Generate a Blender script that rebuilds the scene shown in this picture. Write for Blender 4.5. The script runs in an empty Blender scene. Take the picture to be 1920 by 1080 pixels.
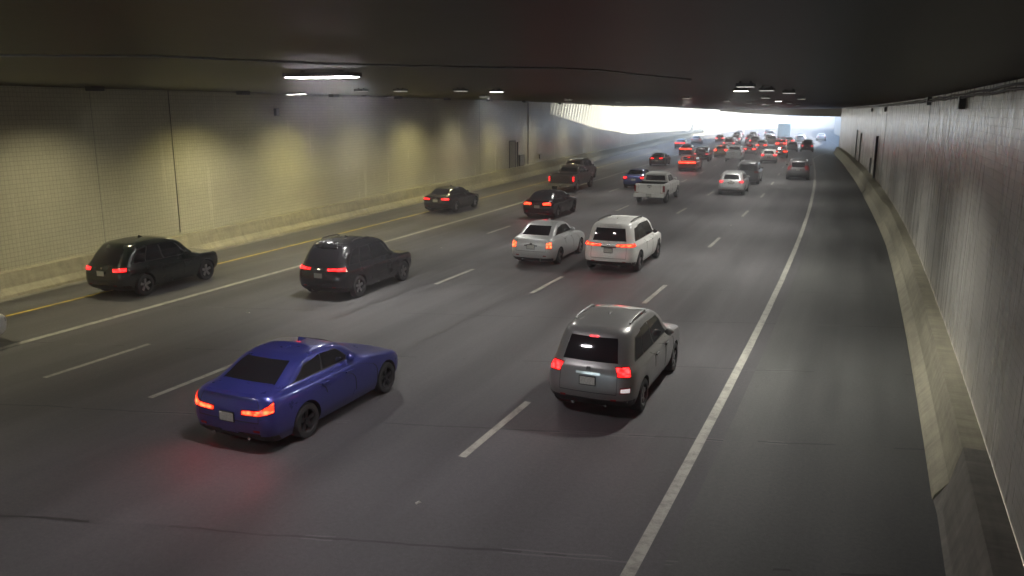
import bpy, bmesh, math, random
from mathutils import Vector, Matrix
R = math.radians
random.seed(7)
sc = bpy.context.scene
# ------------------------------------------------------------------ camera, sky, sun, exposure
F_PX, PITCH, YAW, H_CAM = 1523.4, -0.2165, 0.43104, 5.988
cam_d = bpy.data.cameras.new('camera'); cam = bpy.data.objects.new('camera', cam_d)
sc.collection.objects.link(cam); sc.camera = cam
cam_d.sensor_width = 36; cam_d.lens = F_PX / 1920 * 36
cam_d.clip_start = .05; cam_d.clip_end = 3000
cam.location = (0, 0, H_CAM); cam.rotation_euler = (math.pi/2 + PITCH, 0, YAW)
world = bpy.data.worlds.new('World'); sc.world = world; world.use_nodes = True
wn_ = world.node_tree; bgn = wn_.nodes['Background']
SUN_EL, SUN_AZ = R(37), R(58)          # azimuth measured clockwise from +Y (the road's heading)
sky = wn_.nodes.new('ShaderNodeTexSky'); sky.sky_type = 'NISHITA'; sky.sun_disc = False
sky.sun_elevation = SUN_EL; sky.sun_rotation = SUN_AZ
wn_.links.new(sky.outputs[0], bgn.inputs[0]); bgn.inputs[1].default_value = .15
sd = bpy.data.lights.new('sun', 'SUN'); sd.energy = 5; sd.angle = R(.5); sd.color = (1, .97, .92)
so = bpy.data.objects.new('sun', sd); sc.collection.objects.link(so)
so.rotation_euler = (math.pi/2 - SUN_EL, 0, math.pi - SUN_AZ)
sc.view_settings.view_transform = 'Standard'; sc.view_settings.look = 'None'
sc.view_settings.gamma = 1; sc.view_settings.use_curve_mapping = False
sc.view_settings.exposure = 3.1
sc.render.resolution_x = 1024; sc.render.resolution_y = 576
sc.render.engine = 'CYCLES'
sc.cycles.max_bounces = 8; sc.cycles.diffuse_bounces = 5; sc.cycles.glossy_bounces = 4
sc.cycles.sample_clamp_indirect = 6; sc.cycles.use_denoising = True

# ------------------------------------------------------------------ helpers
def tag(o, label=None, cat=None, group=None, kind=None):
    if label: o['label'] = label
    if cat: o['category'] = cat
    if group: o['group'] = group
    if kind: o['kind'] = kind
    return o
def empty(name, loc=(0,0,0), rz=0):
    o = bpy.data.objects.new(name, None); sc.collection.objects.link(o)
    o.location = loc; o.rotation_euler = (0,0,rz); o.empty_display_size = .2
    return o
def link(name, me, parent=None, mats=()):
    o = bpy.data.objects.new(name, me); sc.collection.objects.link(o)
    for m in mats: me.materials.append(m)
    if parent: o.parent = parent
    return o
def pmesh(V, Fc, smooth=False, mi=None, ang=None):
    me = bpy.data.meshes.new('m'); me.from_pydata([tuple(v) for v in V], [], Fc); me.update()
    if mi is not None: me.polygons.foreach_set('material_index', mi)
    if smooth: me.polygons.foreach_set('use_smooth', [True]*len(me.polygons))
    if ang: me.set_sharp_from_angle(angle=R(ang))
    return me
class MB:
    def __init__(s): s.V=[]; s.F=[]; s.M=[]
    def add(s, V, Fc, m=0):
        b=len(s.V); s.V+=[tuple(v) for v in V]; s.F+=[tuple(i+b for i in f) for f in Fc]; s.M+=[m]*len(Fc); return s
    def box(s, c, d, m=0, rz=0, bev=0):
        x,y,z=[v/2 for v in d]; cr,sr=math.cos(rz),math.sin(rz)
        V=[]
        for a in (-x,x):
            for b in (-y,y):
                for e in (-z,z): V.append((c[0]+a*cr-b*sr, c[1]+a*sr+b*cr, c[2]+e))
        return s.add(V, [(0,1,3,2),(4,6,7,5),(0,4,5,1),(2,3,7,6),(0,2,6,4),(1,5,7,3)], m)
    def tube(s, pts, r, n=8, m=0):
        V=[];Fc=[]
        pts=[Vector(p) for p in pts]
        for i,p in enumerate(pts):
            t=(pts[min(i+1,len(pts)-1)]-pts[max(i-1,0)]).normalized()
            a=t.cross(Vector((0,0,1)) if abs(t.z)<.9 else Vector((1,0,0))).normalized(); b=t.cross(a)
            for k in range(n):
                w=2*math.pi*k/n; V.append(p+a*r*math.cos(w)+b*r*math.sin(w))
        for i in range(len(pts)-1):
            for k in range(n):
                k2=(k+1)%n; Fc.append((i*n+k,i*n+k2,(i+1)*n+k2,(i+1)*n+k))
        Fc.append(tuple(range(n))); Fc.append(tuple(range((len(pts)-1)*n,len(pts)*n))[::-1])
        return s.add(V,Fc,m)
    def lathe_x(s, prof, cy, cz, n=28, m=0):   # profile of (x, r) round the x axis
        V=[];Fc=[]
        for x,r in prof:
            for k in range(n):
                w=2*math.pi*k/n; V.append((x, cy+r*math.cos(w), cz+r*math.sin(w)))
        for i in range(len(prof)-1):
            for k in range(n):
                k2=(k+1)%n; Fc.append((i*n+k,(i+1)*n+k,(i+1)*n+k2,i*n+k2))
        return s.add(V,Fc,m)
    def build(s, name, mats, parent=None, smooth=False, ang=None):
        if not isinstance(mats,(list,tuple)): mats=[mats]
        return link(name, pmesh(s.V,s.F,smooth,s.M,ang), parent, mats)

# ------------------------------------------------------------------ materials
def nodes(name):
    m = bpy.data.materials.new(name); m.use_nodes = True
    nt = m.node_tree; return m, nt, nt.nodes['Principled BSDF']
def N(nt, t, **kw):
    n = nt.nodes.new(t)
    for k, v in kw.items():
        if k.startswith('i_'): n.inputs[k[2:].replace('_',' ')].default_value = v
        else: setattr(n, k, v)
    return n
def simple(name, col, rough=.5, metal=0, coat=0, noise=0, nscale=8, spec=.5):
    m, nt, b = nodes(name)
    b.inputs['Base Color'].default_value = (*col, 1); b.inputs['Roughness'].default_value = rough
    b.inputs['Metallic'].default_value = metal; b.inputs['Coat Weight'].default_value = coat
    b.inputs['Coat Roughness'].default_value = .06; b.inputs['Specular IOR Level'].default_value = spec
    if noise:
        tc = N(nt,'ShaderNodeTexCoord'); n = N(nt,'ShaderNodeTexNoise', i_Scale=nscale, i_Detail=6.0)
        nt.links.new(tc.outputs['Object'], n.inputs['Vector'])
        mx = N(nt,'ShaderNodeMix', data_type='RGBA')
        mx.inputs[6].default_value = (*[c*(1-noise) for c in col],1); mx.inputs[7].default_value = (*[min(1,c*(1+noise)) for c in col],1)
        nt.links.new(n.outputs['Fac'], mx.inputs[0]); nt.links.new(mx.outputs[2], b.inputs['Base Color'])
        mr = N(nt,'ShaderNodeMapRange', i_To_Min=max(0,rough-.12), i_To_Max=min(1,rough+.15))
        nt.links.new(n.outputs['Fac'], mr.inputs[0]); nt.links.new(mr.outputs[0], b.inputs['Roughness'])
    return m
def emis(name, col, st, base=(.1,.01,.01)):
    m, nt, b = nodes(name)
    b.inputs['Base Color'].default_value = (*base,1); b.inputs['Roughness'].default_value = .15
    b.inputs['Emission Color'].default_value = (*col,1); b.inputs['Emission Strength'].default_value = st
    if base[0]<.2:      # lens ribs and bulbs
        tc=N(nt,'ShaderNodeTexCoord'); mp=N(nt,'ShaderNodeMapping'); mp.inputs['Scale'].default_value=(1,.0,1.4); nt.links.new(tc.outputs['Object'],mp.inputs[0])
        v=N(nt,'ShaderNodeTexVoronoi',i_Scale=11.); nt.links.new(mp.outputs[0],v.inputs['Vector'])
        mr=N(nt,'ShaderNodeMapRange',i_From_Min=.05,i_From_Max=.65,i_To_Min=st*1.7,i_To_Max=st*.22); nt.links.new(v.outputs['Distance'],mr.inputs[0]); nt.links.new(mr.outputs[0],b.inputs['Emission Strength'])
    return m
def paint(name, col, metal=.35, rough=.32):
    m, nt, b = nodes(name)
    tc = N(nt,'ShaderNodeTexCoord')
    n = N(nt,'ShaderNodeTexNoise', i_Scale=2.2, i_Detail=8.0, i_Roughness=.7)
    nt.links.new(tc.outputs['Object'], n.inputs['Vector'])
    sp = N(nt,'ShaderNodeSeparateXYZ'); nt.links.new(tc.outputs['Object'], sp.inputs[0])
    low = N(nt,'ShaderNodeMapRange', i_From_Min=.25, i_From_Max=.85, i_To_Min=.28, i_To_Max=.0)
    nt.links.new(sp.outputs['Z'], low.inputs[0])
    mul = N(nt,'ShaderNodeMath', operation='MULTIPLY'); nt.links.new(low.outputs[0], mul.inputs[0]); nt.links.new(n.outputs['Fac'], mul.inputs[1])
    mx = N(nt,'ShaderNodeMix', data_type='RGBA'); mx.inputs[6].default_value=(*col,1); mx.inputs[7].default_value=(.12,.10,.08,1)
    nt.links.new(mul.outputs[0], mx.inputs[0]); nt.links.new(mx.outputs[2], b.inputs['Base Color'])
    b.inputs['Metallic'].default_value = metal; b.inputs['Roughness'].default_value = rough
    rr = N(nt,'ShaderNodeMapRange', i_To_Min=rough-.08, i_To_Max=rough+.18); nt.links.new(n.outputs['Fac'], rr.inputs[0]); nt.links.new(rr.outputs[0], b.inputs['Roughness'])
    b.inputs['Coat Weight'].default_value = .6; b.inputs['Coat Roughness'].default_value = .05
    return m
def road_mat(name, col, seed):
    m, nt, b = nodes(name); L = nt.links.new
    uv = N(nt,'ShaderNodeUVMap'); mp = N(nt,'ShaderNodeMapping'); mp.inputs['Location'].default_value=(seed,seed*2,0)
    L(uv.outputs[0], mp.inputs[0])
    def noise(sx, sy, scale, det=6., ro=.6):
        k = N(nt,'ShaderNodeMapping'); k.inputs['Scale'].default_value=(sx,sy,1); L(mp.outputs[0],k.inputs[0])
        n = N(nt,'ShaderNodeTexNoise', i_Scale=scale, i_Detail=det, i_Roughness=ro); L(k.outputs[0],n.inputs[0]); return n.outputs['Fac']
    big = noise(1,.25,.35); streak = noise(1,.03,2.2); fine = noise(1,1,14,8.,.8); grit = noise(1,1,60,4.,.8)
    sx = N(nt,'ShaderNodeSeparateXYZ'); L(uv.outputs[0], sx.inputs[0])
    def mth(op,a,b_=None,c=None):
        q = N(nt,'ShaderNodeMath', operation=op)
        for i,v in enumerate((a,b_,c)):
            if v is None: continue
            if isinstance(v,(int,float)): q.inputs[i].default_value=v
            else: L(v,q.inputs[i])
        return q.outputs[0]
    # transverse joints every 4.57 m, wobbling a little, worn in and out along their length
    wob = mth('MULTIPLY', mth('SUBTRACT', noise(1,1,.7,3.), .5), .22)
    y = mth('ADD', mth('SUBTRACT', sx.outputs['Y'], mth('MULTIPLY', sx.outputs['X'], .3)), wob)
    ph = mth('ABSOLUTE', mth('SUBTRACT', mth('FRACT', mth('DIVIDE', mth('ADD',y,.82), 4.57)), .5))
    jn = mth('MULTIPLY', mth('LESS_THAN', ph, .006), mth('GREATER_THAN', noise(.5,.2,.8,2.), .47))
    jl = mth('MULTIPLY', mth('LESS_THAN', mth('ABSOLUTE', mth('SUBTRACT', ph, .011)), .004), mth('GREATER_THAN', noise(.4,.3,.9,2.), .55))
    # polished wheel tracks
    tr = mth('MULTIPLY', mth('SINE', mth('MULTIPLY', mth('ADD', sx.outputs['X'], .7), 2*math.pi/1.83)), .5)
    ramp = N(nt,'ShaderNodeValToRGB'); L(big, ramp.inputs[0])
    ramp.color_ramp.elements[0].position=.28; ramp.color_ramp.elements[0].color=(*[c*.66 for c in col],1)
    ramp.color_ramp.elements[1].position=.72; ramp.color_ramp.elements[1].color=(*[c*1.3 for c in col],1)
    f = mth('ADD', mth('MULTIPLY', streak, .28), mth('ADD', mth('MULTIPLY', fine, .85), mth('MULTIPLY', grit, .9)))
    oil = mth('MULTIPLY', mth('MAXIMUM', mth('SUBTRACT', mth('COSINE', mth('MULTIPLY', mth('ADD', sx.outputs['X'], 4.45), 2*math.pi/3.66)), .45), 0.), noise(.8,.06,1.1,5.))
    scuff = mth('GREATER_THAN', noise(1.2,.035,3.2,6.,.75), .66)
    f = mth('ADD', mth('SUBTRACT', f, mth('MULTIPLY', oil, .36)), mth('ADD', mth('MULTIPLY', tr, .05), mth('MULTIPLY', scuff, .10)))
    val = mth('ADD', mth('MULTIPLY', mth('SUBTRACT', f, .985), 1.9), 1.0)
    val = mth('MULTIPLY', val, mth('SUBTRACT', 1., mth('MULTIPLY', jn, .6)))
    val = mth('ADD', val, mth('MULTIPLY', jl, .6))
    mul = N(nt,'ShaderNodeMix', data_type='RGBA', blend_type='MULTIPLY'); mul.inputs[0].default_value=1
    L(ramp.outputs[0], mul.inputs[6]); cmb = N(nt,'ShaderNodeCombineColor'); [L(val, cmb.inputs[i]) for i in range(3)]
    L(cmb.outputs[0], mul.inputs[7]); L(mul.outputs[2], b.inputs['Base Color'])
    r = N(nt,'ShaderNodeMapRange', i_From_Min=.3, i_From_Max=.7, i_To_Min=.55, i_To_Max=.75); L(streak, r.inputs[0]); L(r.outputs[0], b.inputs['Roughness']); b.inputs['Specular IOR Level'].default_value=.3
    bp = N(nt,'ShaderNodeBump', i_Strength=.35, i_Distance=.01); L(grit, bp.inputs['Height']); L(bp.outputs[0], b.inputs['Normal'])
    return m
def tile_mat(name, col, rough):
    m, nt, b = nodes(name); L = nt.links.new
    uv = N(nt,'ShaderNodeUVMap')
    br = N(nt,'ShaderNodeTexBrick', offset=0., squash=1.)
    br.inputs['Scale'].default_value=1; br.inputs['Brick Width'].default_value=.15; br.inputs['Row Height'].default_value=.15
    br.inputs['Mortar Size'].default_value=.008; br.inputs['Mortar Smooth'].default_value=.3; br.inputs['Bias'].default_value=0
    br.inputs['Color1'].default_value=(1,1,1,1); br.inputs['Color2'].default_value=(.93,.93,.92,1); br.inputs['Mortar'].default_value=(.60,.59,.56,1)
    L(uv.outputs[0], br.inputs[0])
    def noise(sx, sy, scale, det=6.):
        k = N(nt,'ShaderNodeMapping'); k.inputs['Scale'].default_value=(sx,sy,1); L(uv.outputs[0],k.inputs[0])
        n = N(nt,'ShaderNodeTexNoise', i_Scale=scale, i_Detail=det, i_Roughness=.65); L(k.outputs[0],n.inputs[0]); return n.outputs['Fac']
    drip = noise(1,.06,2.2); big = noise(.3,1,.5)
    mx = N(nt,'ShaderNodeMix', data_type='RGBA'); mx.inputs[6].default_value=(*[c*.82 for c in col],1); mx.inputs[7].default_value=(*[c*1.12 for c in col],1)
    dm=N(nt,'ShaderNodeMath', operation='MULTIPLY_ADD'); dm.inputs[1].default_value=.3; dm.inputs[2].default_value=.35; L(drip,dm.inputs[0])
    ad = N(nt,'ShaderNodeMath', operation='ADD'); L(dm.outputs[0],ad.inputs[0]); L(big,ad.inputs[1])
    mr = N(nt,'ShaderNodeMapRange', i_From_Min=.65, i_From_Max=1.3); L(ad.outputs[0],mr.inputs[0]); L(mr.outputs[0],mx.inputs[0])
    mu = N(nt,'ShaderNodeMix', data_type='RGBA', blend_type='MULTIPLY'); mu.inputs[0].default_value=1
    L(mx.outputs[2],mu.inputs[6]); L(br.outputs['Color'],mu.inputs[7]); L(mu.outputs[2],b.inputs['Base Color'])
    r = N(nt,'ShaderNodeMapRange', i_From_Min=.3, i_From_Max=.7, i_To_Min=rough-.05, i_To_Max=rough+.1); L(drip,r.inputs[0]); L(r.outputs[0],b.inputs['Roughness'])
    bp = N(nt,'ShaderNodeBump', i_Strength=.5, i_Distance=.004, invert=True); L(br.outputs['Fac'],bp.inputs['Height']); L(bp.outputs[0],b.inputs['Normal'])
    return m
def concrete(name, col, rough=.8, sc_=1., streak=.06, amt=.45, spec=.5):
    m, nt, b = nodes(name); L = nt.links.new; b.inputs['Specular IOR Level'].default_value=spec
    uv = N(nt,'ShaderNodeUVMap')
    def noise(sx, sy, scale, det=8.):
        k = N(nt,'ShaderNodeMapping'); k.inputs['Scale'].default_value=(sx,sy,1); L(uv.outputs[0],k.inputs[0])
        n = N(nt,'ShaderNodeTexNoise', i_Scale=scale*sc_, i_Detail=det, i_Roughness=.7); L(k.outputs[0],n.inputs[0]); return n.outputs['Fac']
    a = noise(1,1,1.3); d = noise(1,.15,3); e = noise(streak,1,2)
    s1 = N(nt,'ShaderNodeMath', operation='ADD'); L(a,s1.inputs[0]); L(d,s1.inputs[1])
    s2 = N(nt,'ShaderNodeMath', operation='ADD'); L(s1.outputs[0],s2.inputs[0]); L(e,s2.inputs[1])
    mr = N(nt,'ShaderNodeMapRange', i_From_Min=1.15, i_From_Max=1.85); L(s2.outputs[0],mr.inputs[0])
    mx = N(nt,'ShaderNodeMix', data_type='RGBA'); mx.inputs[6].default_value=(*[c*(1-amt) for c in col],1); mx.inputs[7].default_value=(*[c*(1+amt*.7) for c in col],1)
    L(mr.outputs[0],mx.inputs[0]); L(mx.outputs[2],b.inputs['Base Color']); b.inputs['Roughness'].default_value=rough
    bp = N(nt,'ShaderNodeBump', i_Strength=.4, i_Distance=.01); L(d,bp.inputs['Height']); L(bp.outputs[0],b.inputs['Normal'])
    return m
M = dict(
 asphalt=road_mat('asphalt',(.066,.064,.066),0), shoulder=road_mat('shoulder_asphalt',(.072,.073,.069),1.7),
 gutter=concrete('gutter_concrete',(.2,.19,.16)),
 white=None, tile_l=tile_mat('wall_tile_left',(.52,.505,.40),.2), tile_r=tile_mat('wall_tile_right',(.50,.485,.44),.26),
 barrier_shaded=concrete('barrier_concrete_shaded',(.17,.16,.135),.85,1.6), barrier=concrete('barrier_concrete',(.30,.28,.20),.8,1.6), ceiling=concrete('ceiling_concrete',(.012,.012,.0115),.45,.6,.06,.4,.15),  # darker near run: shading of the steeper face put into its colour
 retaining=concrete('retaining_concrete',(.62,.6,.56)), dirt=concrete('desert_ground',(.3,.25,.18)),
 joint=simple('joint_sealant',(.03,.03,.03),.8), steel=simple('galvanised_steel',(.35,.35,.35),.45,.8,noise=.2),
 dark_steel=simple('dark_steel',(.05,.05,.05),.5,.5), door=simple('door_paint',(.2,.19,.15),.5,noise=.15,nscale=3),
 fixture=simple('fixture_housing',(.12,.12,.12),.5,.6), 
 glass=simple('tinted_glass',(.012,.012,.014),.06,0,0,spec=.6), tyre=simple('tyre_rubber',(.02,.02,.02),.85,noise=.3),
 rim=simple('alloy_rim',(.35,.35,.36),.3,.9), rim_dark=simple('dark_rim',(.05,.05,.055),.3,.8), black=simple('black_plastic',(.018,.018,.018),.55,noise=.3),
 chrome=simple('chrome',(.6,.6,.6),.15,1), plate=simple('plate_white',(.40,.40,.36),.5,noise=.55,nscale=28), under=simple('underbody',(.012,.012,.012),.9),
 head=simple('headlight_lens',(.5,.5,.5),.1), reflector=simple('red_lens',(.25,.01,.01),.15,coat=.5),
 led_main=emis('lamp_main',(1,.9,1),20,(.8,.8,.8)), led=emis('lamp_tube',(1,.97,.88),2,(.8,.8,.8)), led_dim=emis('lamp_dim',(1,.97,.85),.08,(.8,.8,.8)),
 brake=emis('brake_lamp',(1,.012,.012),1.3), brake_hi=emis('brake_lamp_bright',(1,.025,.008),2.2), tail=emis('tail_lamp',(1,.05,.06),.45), white_l=emis('reverse_lamp',(1,.9,.9),.06,(.6,.6,.6)),
 amber=emis('signal_lamp',(1,.10,.035),.9),
)
def marking(name, col):
    m, nt, b = nodes(name); L=nt.links.new
    tc = N(nt,'ShaderNodeTexCoord'); n = N(nt,'ShaderNodeTexNoise', i_Scale=3., i_Detail=10., i_Roughness=.8); L(tc.outputs['Object'],n.inputs[0])
    mr = N(nt,'ShaderNodeMapRange', i_From_Min=.38, i_From_Max=.55); L(n.outputs['Fac'],mr.inputs[0])
    mx = N(nt,'ShaderNodeMix', data_type='RGBA'); mx.inputs[6].default_value=(*[c*.5 for c in col],1); mx.inputs[7].default_value=(*col,1)
    L(mr.outputs[0],mx.inputs[0]); L(mx.outputs[2],b.inputs['Base Color']); b.inputs['Roughness'].default_value=.6
    return m
M['white']=marking('road_paint_white',(.33,.325,.28)); M['yellow']=marking('road_paint_yellow',(.48,.35,.04))

# ------------------------------------------------------------------ road alignment (station s, offset n to the right of the camera)
K0, K1, G2 = -.001278, .000711, -1.6343e-5
SMIN, DS = -60, .5
TH=[];CX=[];CY=[]
NS_ = int((460-SMIN)/DS)+1
def theta(s): return K0*s + K1*s*s/200
x=y=0.
for i in range(NS_):
    s = SMIN+i*DS; TH.append(theta(s))
    if i:
        t = theta(s-DS/2); x += math.sin(t)*DS; y += math.cos(t)*DS
    CX.append(x); CY.append(y)
i0=int(-SMIN/DS); ox,oy=CX[i0],CY[i0]
CX=[a-ox for a in CX]; CY=[a-oy for a in CY]
def lin(s, arr):
    f=(s-SMIN)/DS; f=max(0,min(len(arr)-1.001,f)); i=int(f); t=f-i; return arr[i]*(1-t)+arr[i+1]*t
def grade(s): return G2*s*s if s>0 else 0.
def W(s, n, z=0.):
    th=lin(s,TH); return (lin(s,CX)+n*math.cos(th), lin(s,CY)-n*math.sin(th), grade(s)+z)
def itp(x, xs, ys):
    if x<=xs[0]: return ys[0]
    for i in range(len(xs)-1):
        if x<=xs[i+1]: t=(x-xs[i])/(xs[i+1]-xs[i]); return ys[i]*(1-t)+ys[i+1]*t
    return ys[-1]
def wallL(s): return itp(s,[-60,10,17,21,27,38,47,58,79,100,158,224,252],[-25.9,-25.9,-26.1,-26.5,-26.7,-27.2,-27.5,-27.6,-28.3,-28.6,-29.2,-28,-26.5])
def wallR(s): return itp(s,[-60,40,70,100,130],[1.88,1.85,1.7,1.45,1.25])
def barH(s): return itp(s,[15,25,45,65,160],[.74,.80,.88,1.0,1.0])
def ceilZ(s,n):
    return 6.45+.3*max(0,min(1,-n/25))*itp(s,[60,130],[1,.2])
def srange(a,b,st):
    n=max(1,round((b-a)/st)); return [a+(b-a)*i/n for i in range(n+1)]
def ribbon(name, prof, ss, mat, parent=None, smooth=False, closed=False, uvflip=False):
    """prof(s) -> list of (n,z); swept along stations; UV = (distance across, s)"""
    V=[];Fc=[];UV=[];k=None
    for s in ss:
        P=prof(s); k=len(P); d=0
        for j,(n,z) in enumerate(P):
            if j: d+=math.hypot(n-P[j-1][0], z-P[j-1][1])
            V.append(W(s,n,z)); UV.append((s,d) if uvflip else (P[0][0]+d,s))
    for i in range(len(ss)-1):
        for j in range(k-1): Fc.append((i*k+j,i*k+j+1,(i+1)*k+j+1,(i+1)*k+j))
    if closed:
        Fc.append(tuple(range(k))[::-1]); Fc.append(tuple(range((len(ss)-1)*k,len(ss)*k)))
    me=pmesh(V,Fc,smooth); ul=me.uv_layers.new(name='UVMap')
    for l in me.loops: ul.data[l.index].uv=UV[l.vertex_index]
    return link(name,me,parent,[mat])
S_END=440; S_POR=130; S_BACK=-58
S_LEFT=235; S_RIGHT=134      # the roof ends on a skew: nearer on the right, farther on the left
def s_edge(n): return itp(n,[-30,8],[S_LEFT,S_RIGHT])
def gutL(s): return wallL(s)+.75
# ground, road
gm=MB(); gm.add([(-700,-500,-3.6),(700,-500,-3.6),(700,1100,-3.6),(-700,1100,-3.6)],[(0,1,2,3)])
g=gm.build('ground',M['dirt']); tag(g,kind='structure'); g.data.uv_layers.new(name='UVMap')
for l in g.data.loops: v=g.data.vertices[l.vertex_index].co; g.data.uv_layers[0].data[l.index].uv=(v.x*.1,v.y*.1)
ss=srange(-60,S_END,4)
def eR(s): return itp(s,[0,112,122,135,150,200],[-2.58,-2.62,-1.6,.9,2.6,3.0])   # right edge line, swinging out for the lane added past the portal
road=ribbon('road',lambda s:[(n,0) for n in (-28.,-24.6,-20.4,-17,-13.6,-10,-6,-2.2)] if s<110 else [(n,0) for n in (-28.,-24.6,-20.4,-17,-13.6,-10,-6,eR(s)+.4)],ss,M['asphalt'])
tag(road,kind='structure')
shl=ribbon('shoulder',lambda s:[(-2.2 if s<110 else eR(s)+.4,0),(1.4 if s<S_POR else itp(s,[130,170],[2.,7.]),0)],ss,M['shoulder']); tag(shl,kind='structure')
gut=ribbon('gutter',lambda s:[(gutL(s)-.1,.006),(gutL(s)+.32,.006)],ss,M['gutter']); tag(gut,kind='structure')
def strip(name,nf,w,s0,s1,mat,z=.008,label=None):
    o=ribbon(name,lambda s:[(nf(s)-w/2,z),(nf(s)+w/2,z)],srange(s0,s1,2 if s1-s0>4 else (s1-s0)/2),mat,road)
    if label: o['label']=label
    return o
strip('edge_line',eR,.18,-30,300,M['white'],label='solid white edge line beside the right shoulder')
strip('lane_line',lambda s:itp(s,[0,12,60,120],[-20.1,-20.15,-20.5,-20.4]),.21,-30,300,M['white'],label='solid white line between the carpool lane and the next lane')
strip('edge_line',lambda s:itp(s,[0,15,25,43,67,117,147,220],[-23,-23.2,-23.5,-23.9,-24.2,-24.8,-24.6,-23.2]),.13,-30,260,M['yellow'],label='solid yellow edge line along the left shoulder')
LN=dict(D=([0,25,60,100,160],[-6.3,-6.28,-5.96,-5.78,-5.7]),C=([0,25,60,100,160],[-10.15,-10.1,-9.66,-9.4,-9.3]),B=([0,25,60,100,160],[-13.75,-13.72,-13.35,-12.95,-12.8]),A=([0,25,60,100,160],[-16.98,-17.02,-16.9,-16.7,-16.6]))
ST=[11.85,24.6,36.4,48.1,59.6,70.3,81,92,103,114.5,126,138,150,162]
for k in 'ABCD':
    xs,ys=LN[k]
    for s0 in [-12.5,-.3]+ST:
        strip('lane_dash',lambda s:itp(s,xs,ys),.15,s0,s0+3.05,M['white'])
# worn tar and skid streaks on the lanes
def crack(pts,w,mat):
    V=[];Fc=[]
    for i,(s,n) in enumerate(pts):
        hw=w/2*(.5+random.random()); V+= [W(s,n-hw*.2,.004),W(s+hw,n+hw,.004)]
        if i: b=2*i; Fc.append((b-2,b-1,b+1,b))
    return V,Fc
M['tar']=simple('tar_seal',(.018,.017,.017),.5,noise=.3)
cm=MB()
for s0,n0,n1 in [(10.6,-12,-3.2),(15.3,-7.5,-2.8),(15.3,-15,-11),(20.4,-18.5,-12.5),(25.0,-17,-3),(29.6,-19.5,-15),(29.6,-6.5,-2.9),(34.2,-14,-6)]:
    q=[(s0+.3*(n0+(n1-n0)*i/14)+.04*math.sin(i*1.7)+random.uniform(-.02,.02),n0+(n1-n0)*i/14) for i in range(15)]
    cm.add(*crack(q,.035,None))
for n0,s0,s1 in [(-14.15,19,27),(-10.6,16,24)]:
    V=[];Fc=[]
    for i in range(25):
        s=s0+(s1-s0)*i/24; w=.015+random.random()*.015; n=n0+.05*math.sin(i*.8)+(s-s0)*.01
        V+=[W(s,n-w,.004),W(s,n+w,.004)]
        if i: Fc.append((2*i-2,2*i-1,2*i+1,2*i))
    cm.add(V,Fc)
cm.build('tar_seam',M['tar'],road)

# ------------------------------------------------------------------ tunnel shell
wl=ribbon('tunnel_wall',lambda s:[(wallL(s),-.2),(wallL(s),ceilZ(s,wallL(s))+itp(s,[50,60],[.3,1.3]))],srange(S_BACK,S_LEFT,2.5),M['tile_l'],uvflip=True)
tag(wl,'long tiled tunnel wall on the left with yellowish light scallops','wall')
sl=wl.modifiers.new('s','SOLIDIFY'); sl.thickness=.6; sl.offset=1
wr=ribbon('tunnel_wall',lambda s:[(wallR(s),ceilZ(s,0)+.3),(wallR(s),-.2)],srange(S_BACK,S_POR,2),M['tile_r'],uvflip=True)
tag(wr,'tiled tunnel wall on the right, close beside the wide shoulder','wall')
sl=wr.modifiers.new('s','SOLIDIFY'); sl.thickness=.6; sl.offset=1
def vjoint(parent,side,s,w=.04,z0=.9,z1=None,mat='joint',name='wall_joint'):
    n=(wallL(s)+.004) if side=='L' else (wallR(s)-.004); z1=z1 or ceilZ(s,n)
    th=lin(s,TH); c=W(s,n,(z0+z1)/2)
    mb=MB(); mb.box(c,(.012,w,z1-z0),0,-th); return mb.build(name,M[mat],parent)
for s,w in [(22.,.012),(26.,.035),(60.2,.04),(73.1,.42)]:
    vjoint(wl,'L',s,w,mat='joint')
for s,w in [(33.6,.008),(62,.015),(100,.03)]: vjoint(wr,'R',s,w,mat='joint')
def edgeR(s): return wallR(s)+.6 if s<S_POR-.4 else itp(s,[130,130.2,150],[2.9,5.2,7.6])
V=[];Fc=[];UV=[]
cn=[-30.5,-21.,-20,-15,-10,-5,0]
def added_slot(s): return itp(s,[58,62,84,105,130,200],[-.6,1.2,2.8,4.8,6.2,7.])     # invented roof gap, added to let daylight onto the far left wall
base=srange(S_BACK,S_POR,2.5)+srange(S_POR+.2,S_RIGHT,2.5)+[None]*12
for i,s in enumerate(base):
    row=cn+[None]
    for n in row:
        if s is not None: n2=n if n is not None else edgeR(s); q=s
        else:
            n2=n if n is not None else 8.; k=(i-(len(base)-12)+1)/12; q=S_RIGHT+(s_edge(n2)-S_RIGHT)*k
        if n==-30.5: n2=wallL(q)+added_slot(q)
        V.append(W(q,n2,ceilZ(q,n2))); UV.append((n2,q))
w8=len(cn)+1
for i in range(len(base)-1):
    for j in range(w8-1): Fc.append((i*w8+j,i*w8+j+1,(i+1)*w8+j+1,(i+1)*w8+j))
me=pmesh(V,Fc); ul=me.uv_layers.new(name='UVMap')
for l in me.loops: ul.data[l.index].uv=UV[l.vertex_index]
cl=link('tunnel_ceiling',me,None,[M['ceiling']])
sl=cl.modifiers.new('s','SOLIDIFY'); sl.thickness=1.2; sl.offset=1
tag(cl,'dark flat concrete tunnel ceiling spanning all lanes','ceiling')
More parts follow.
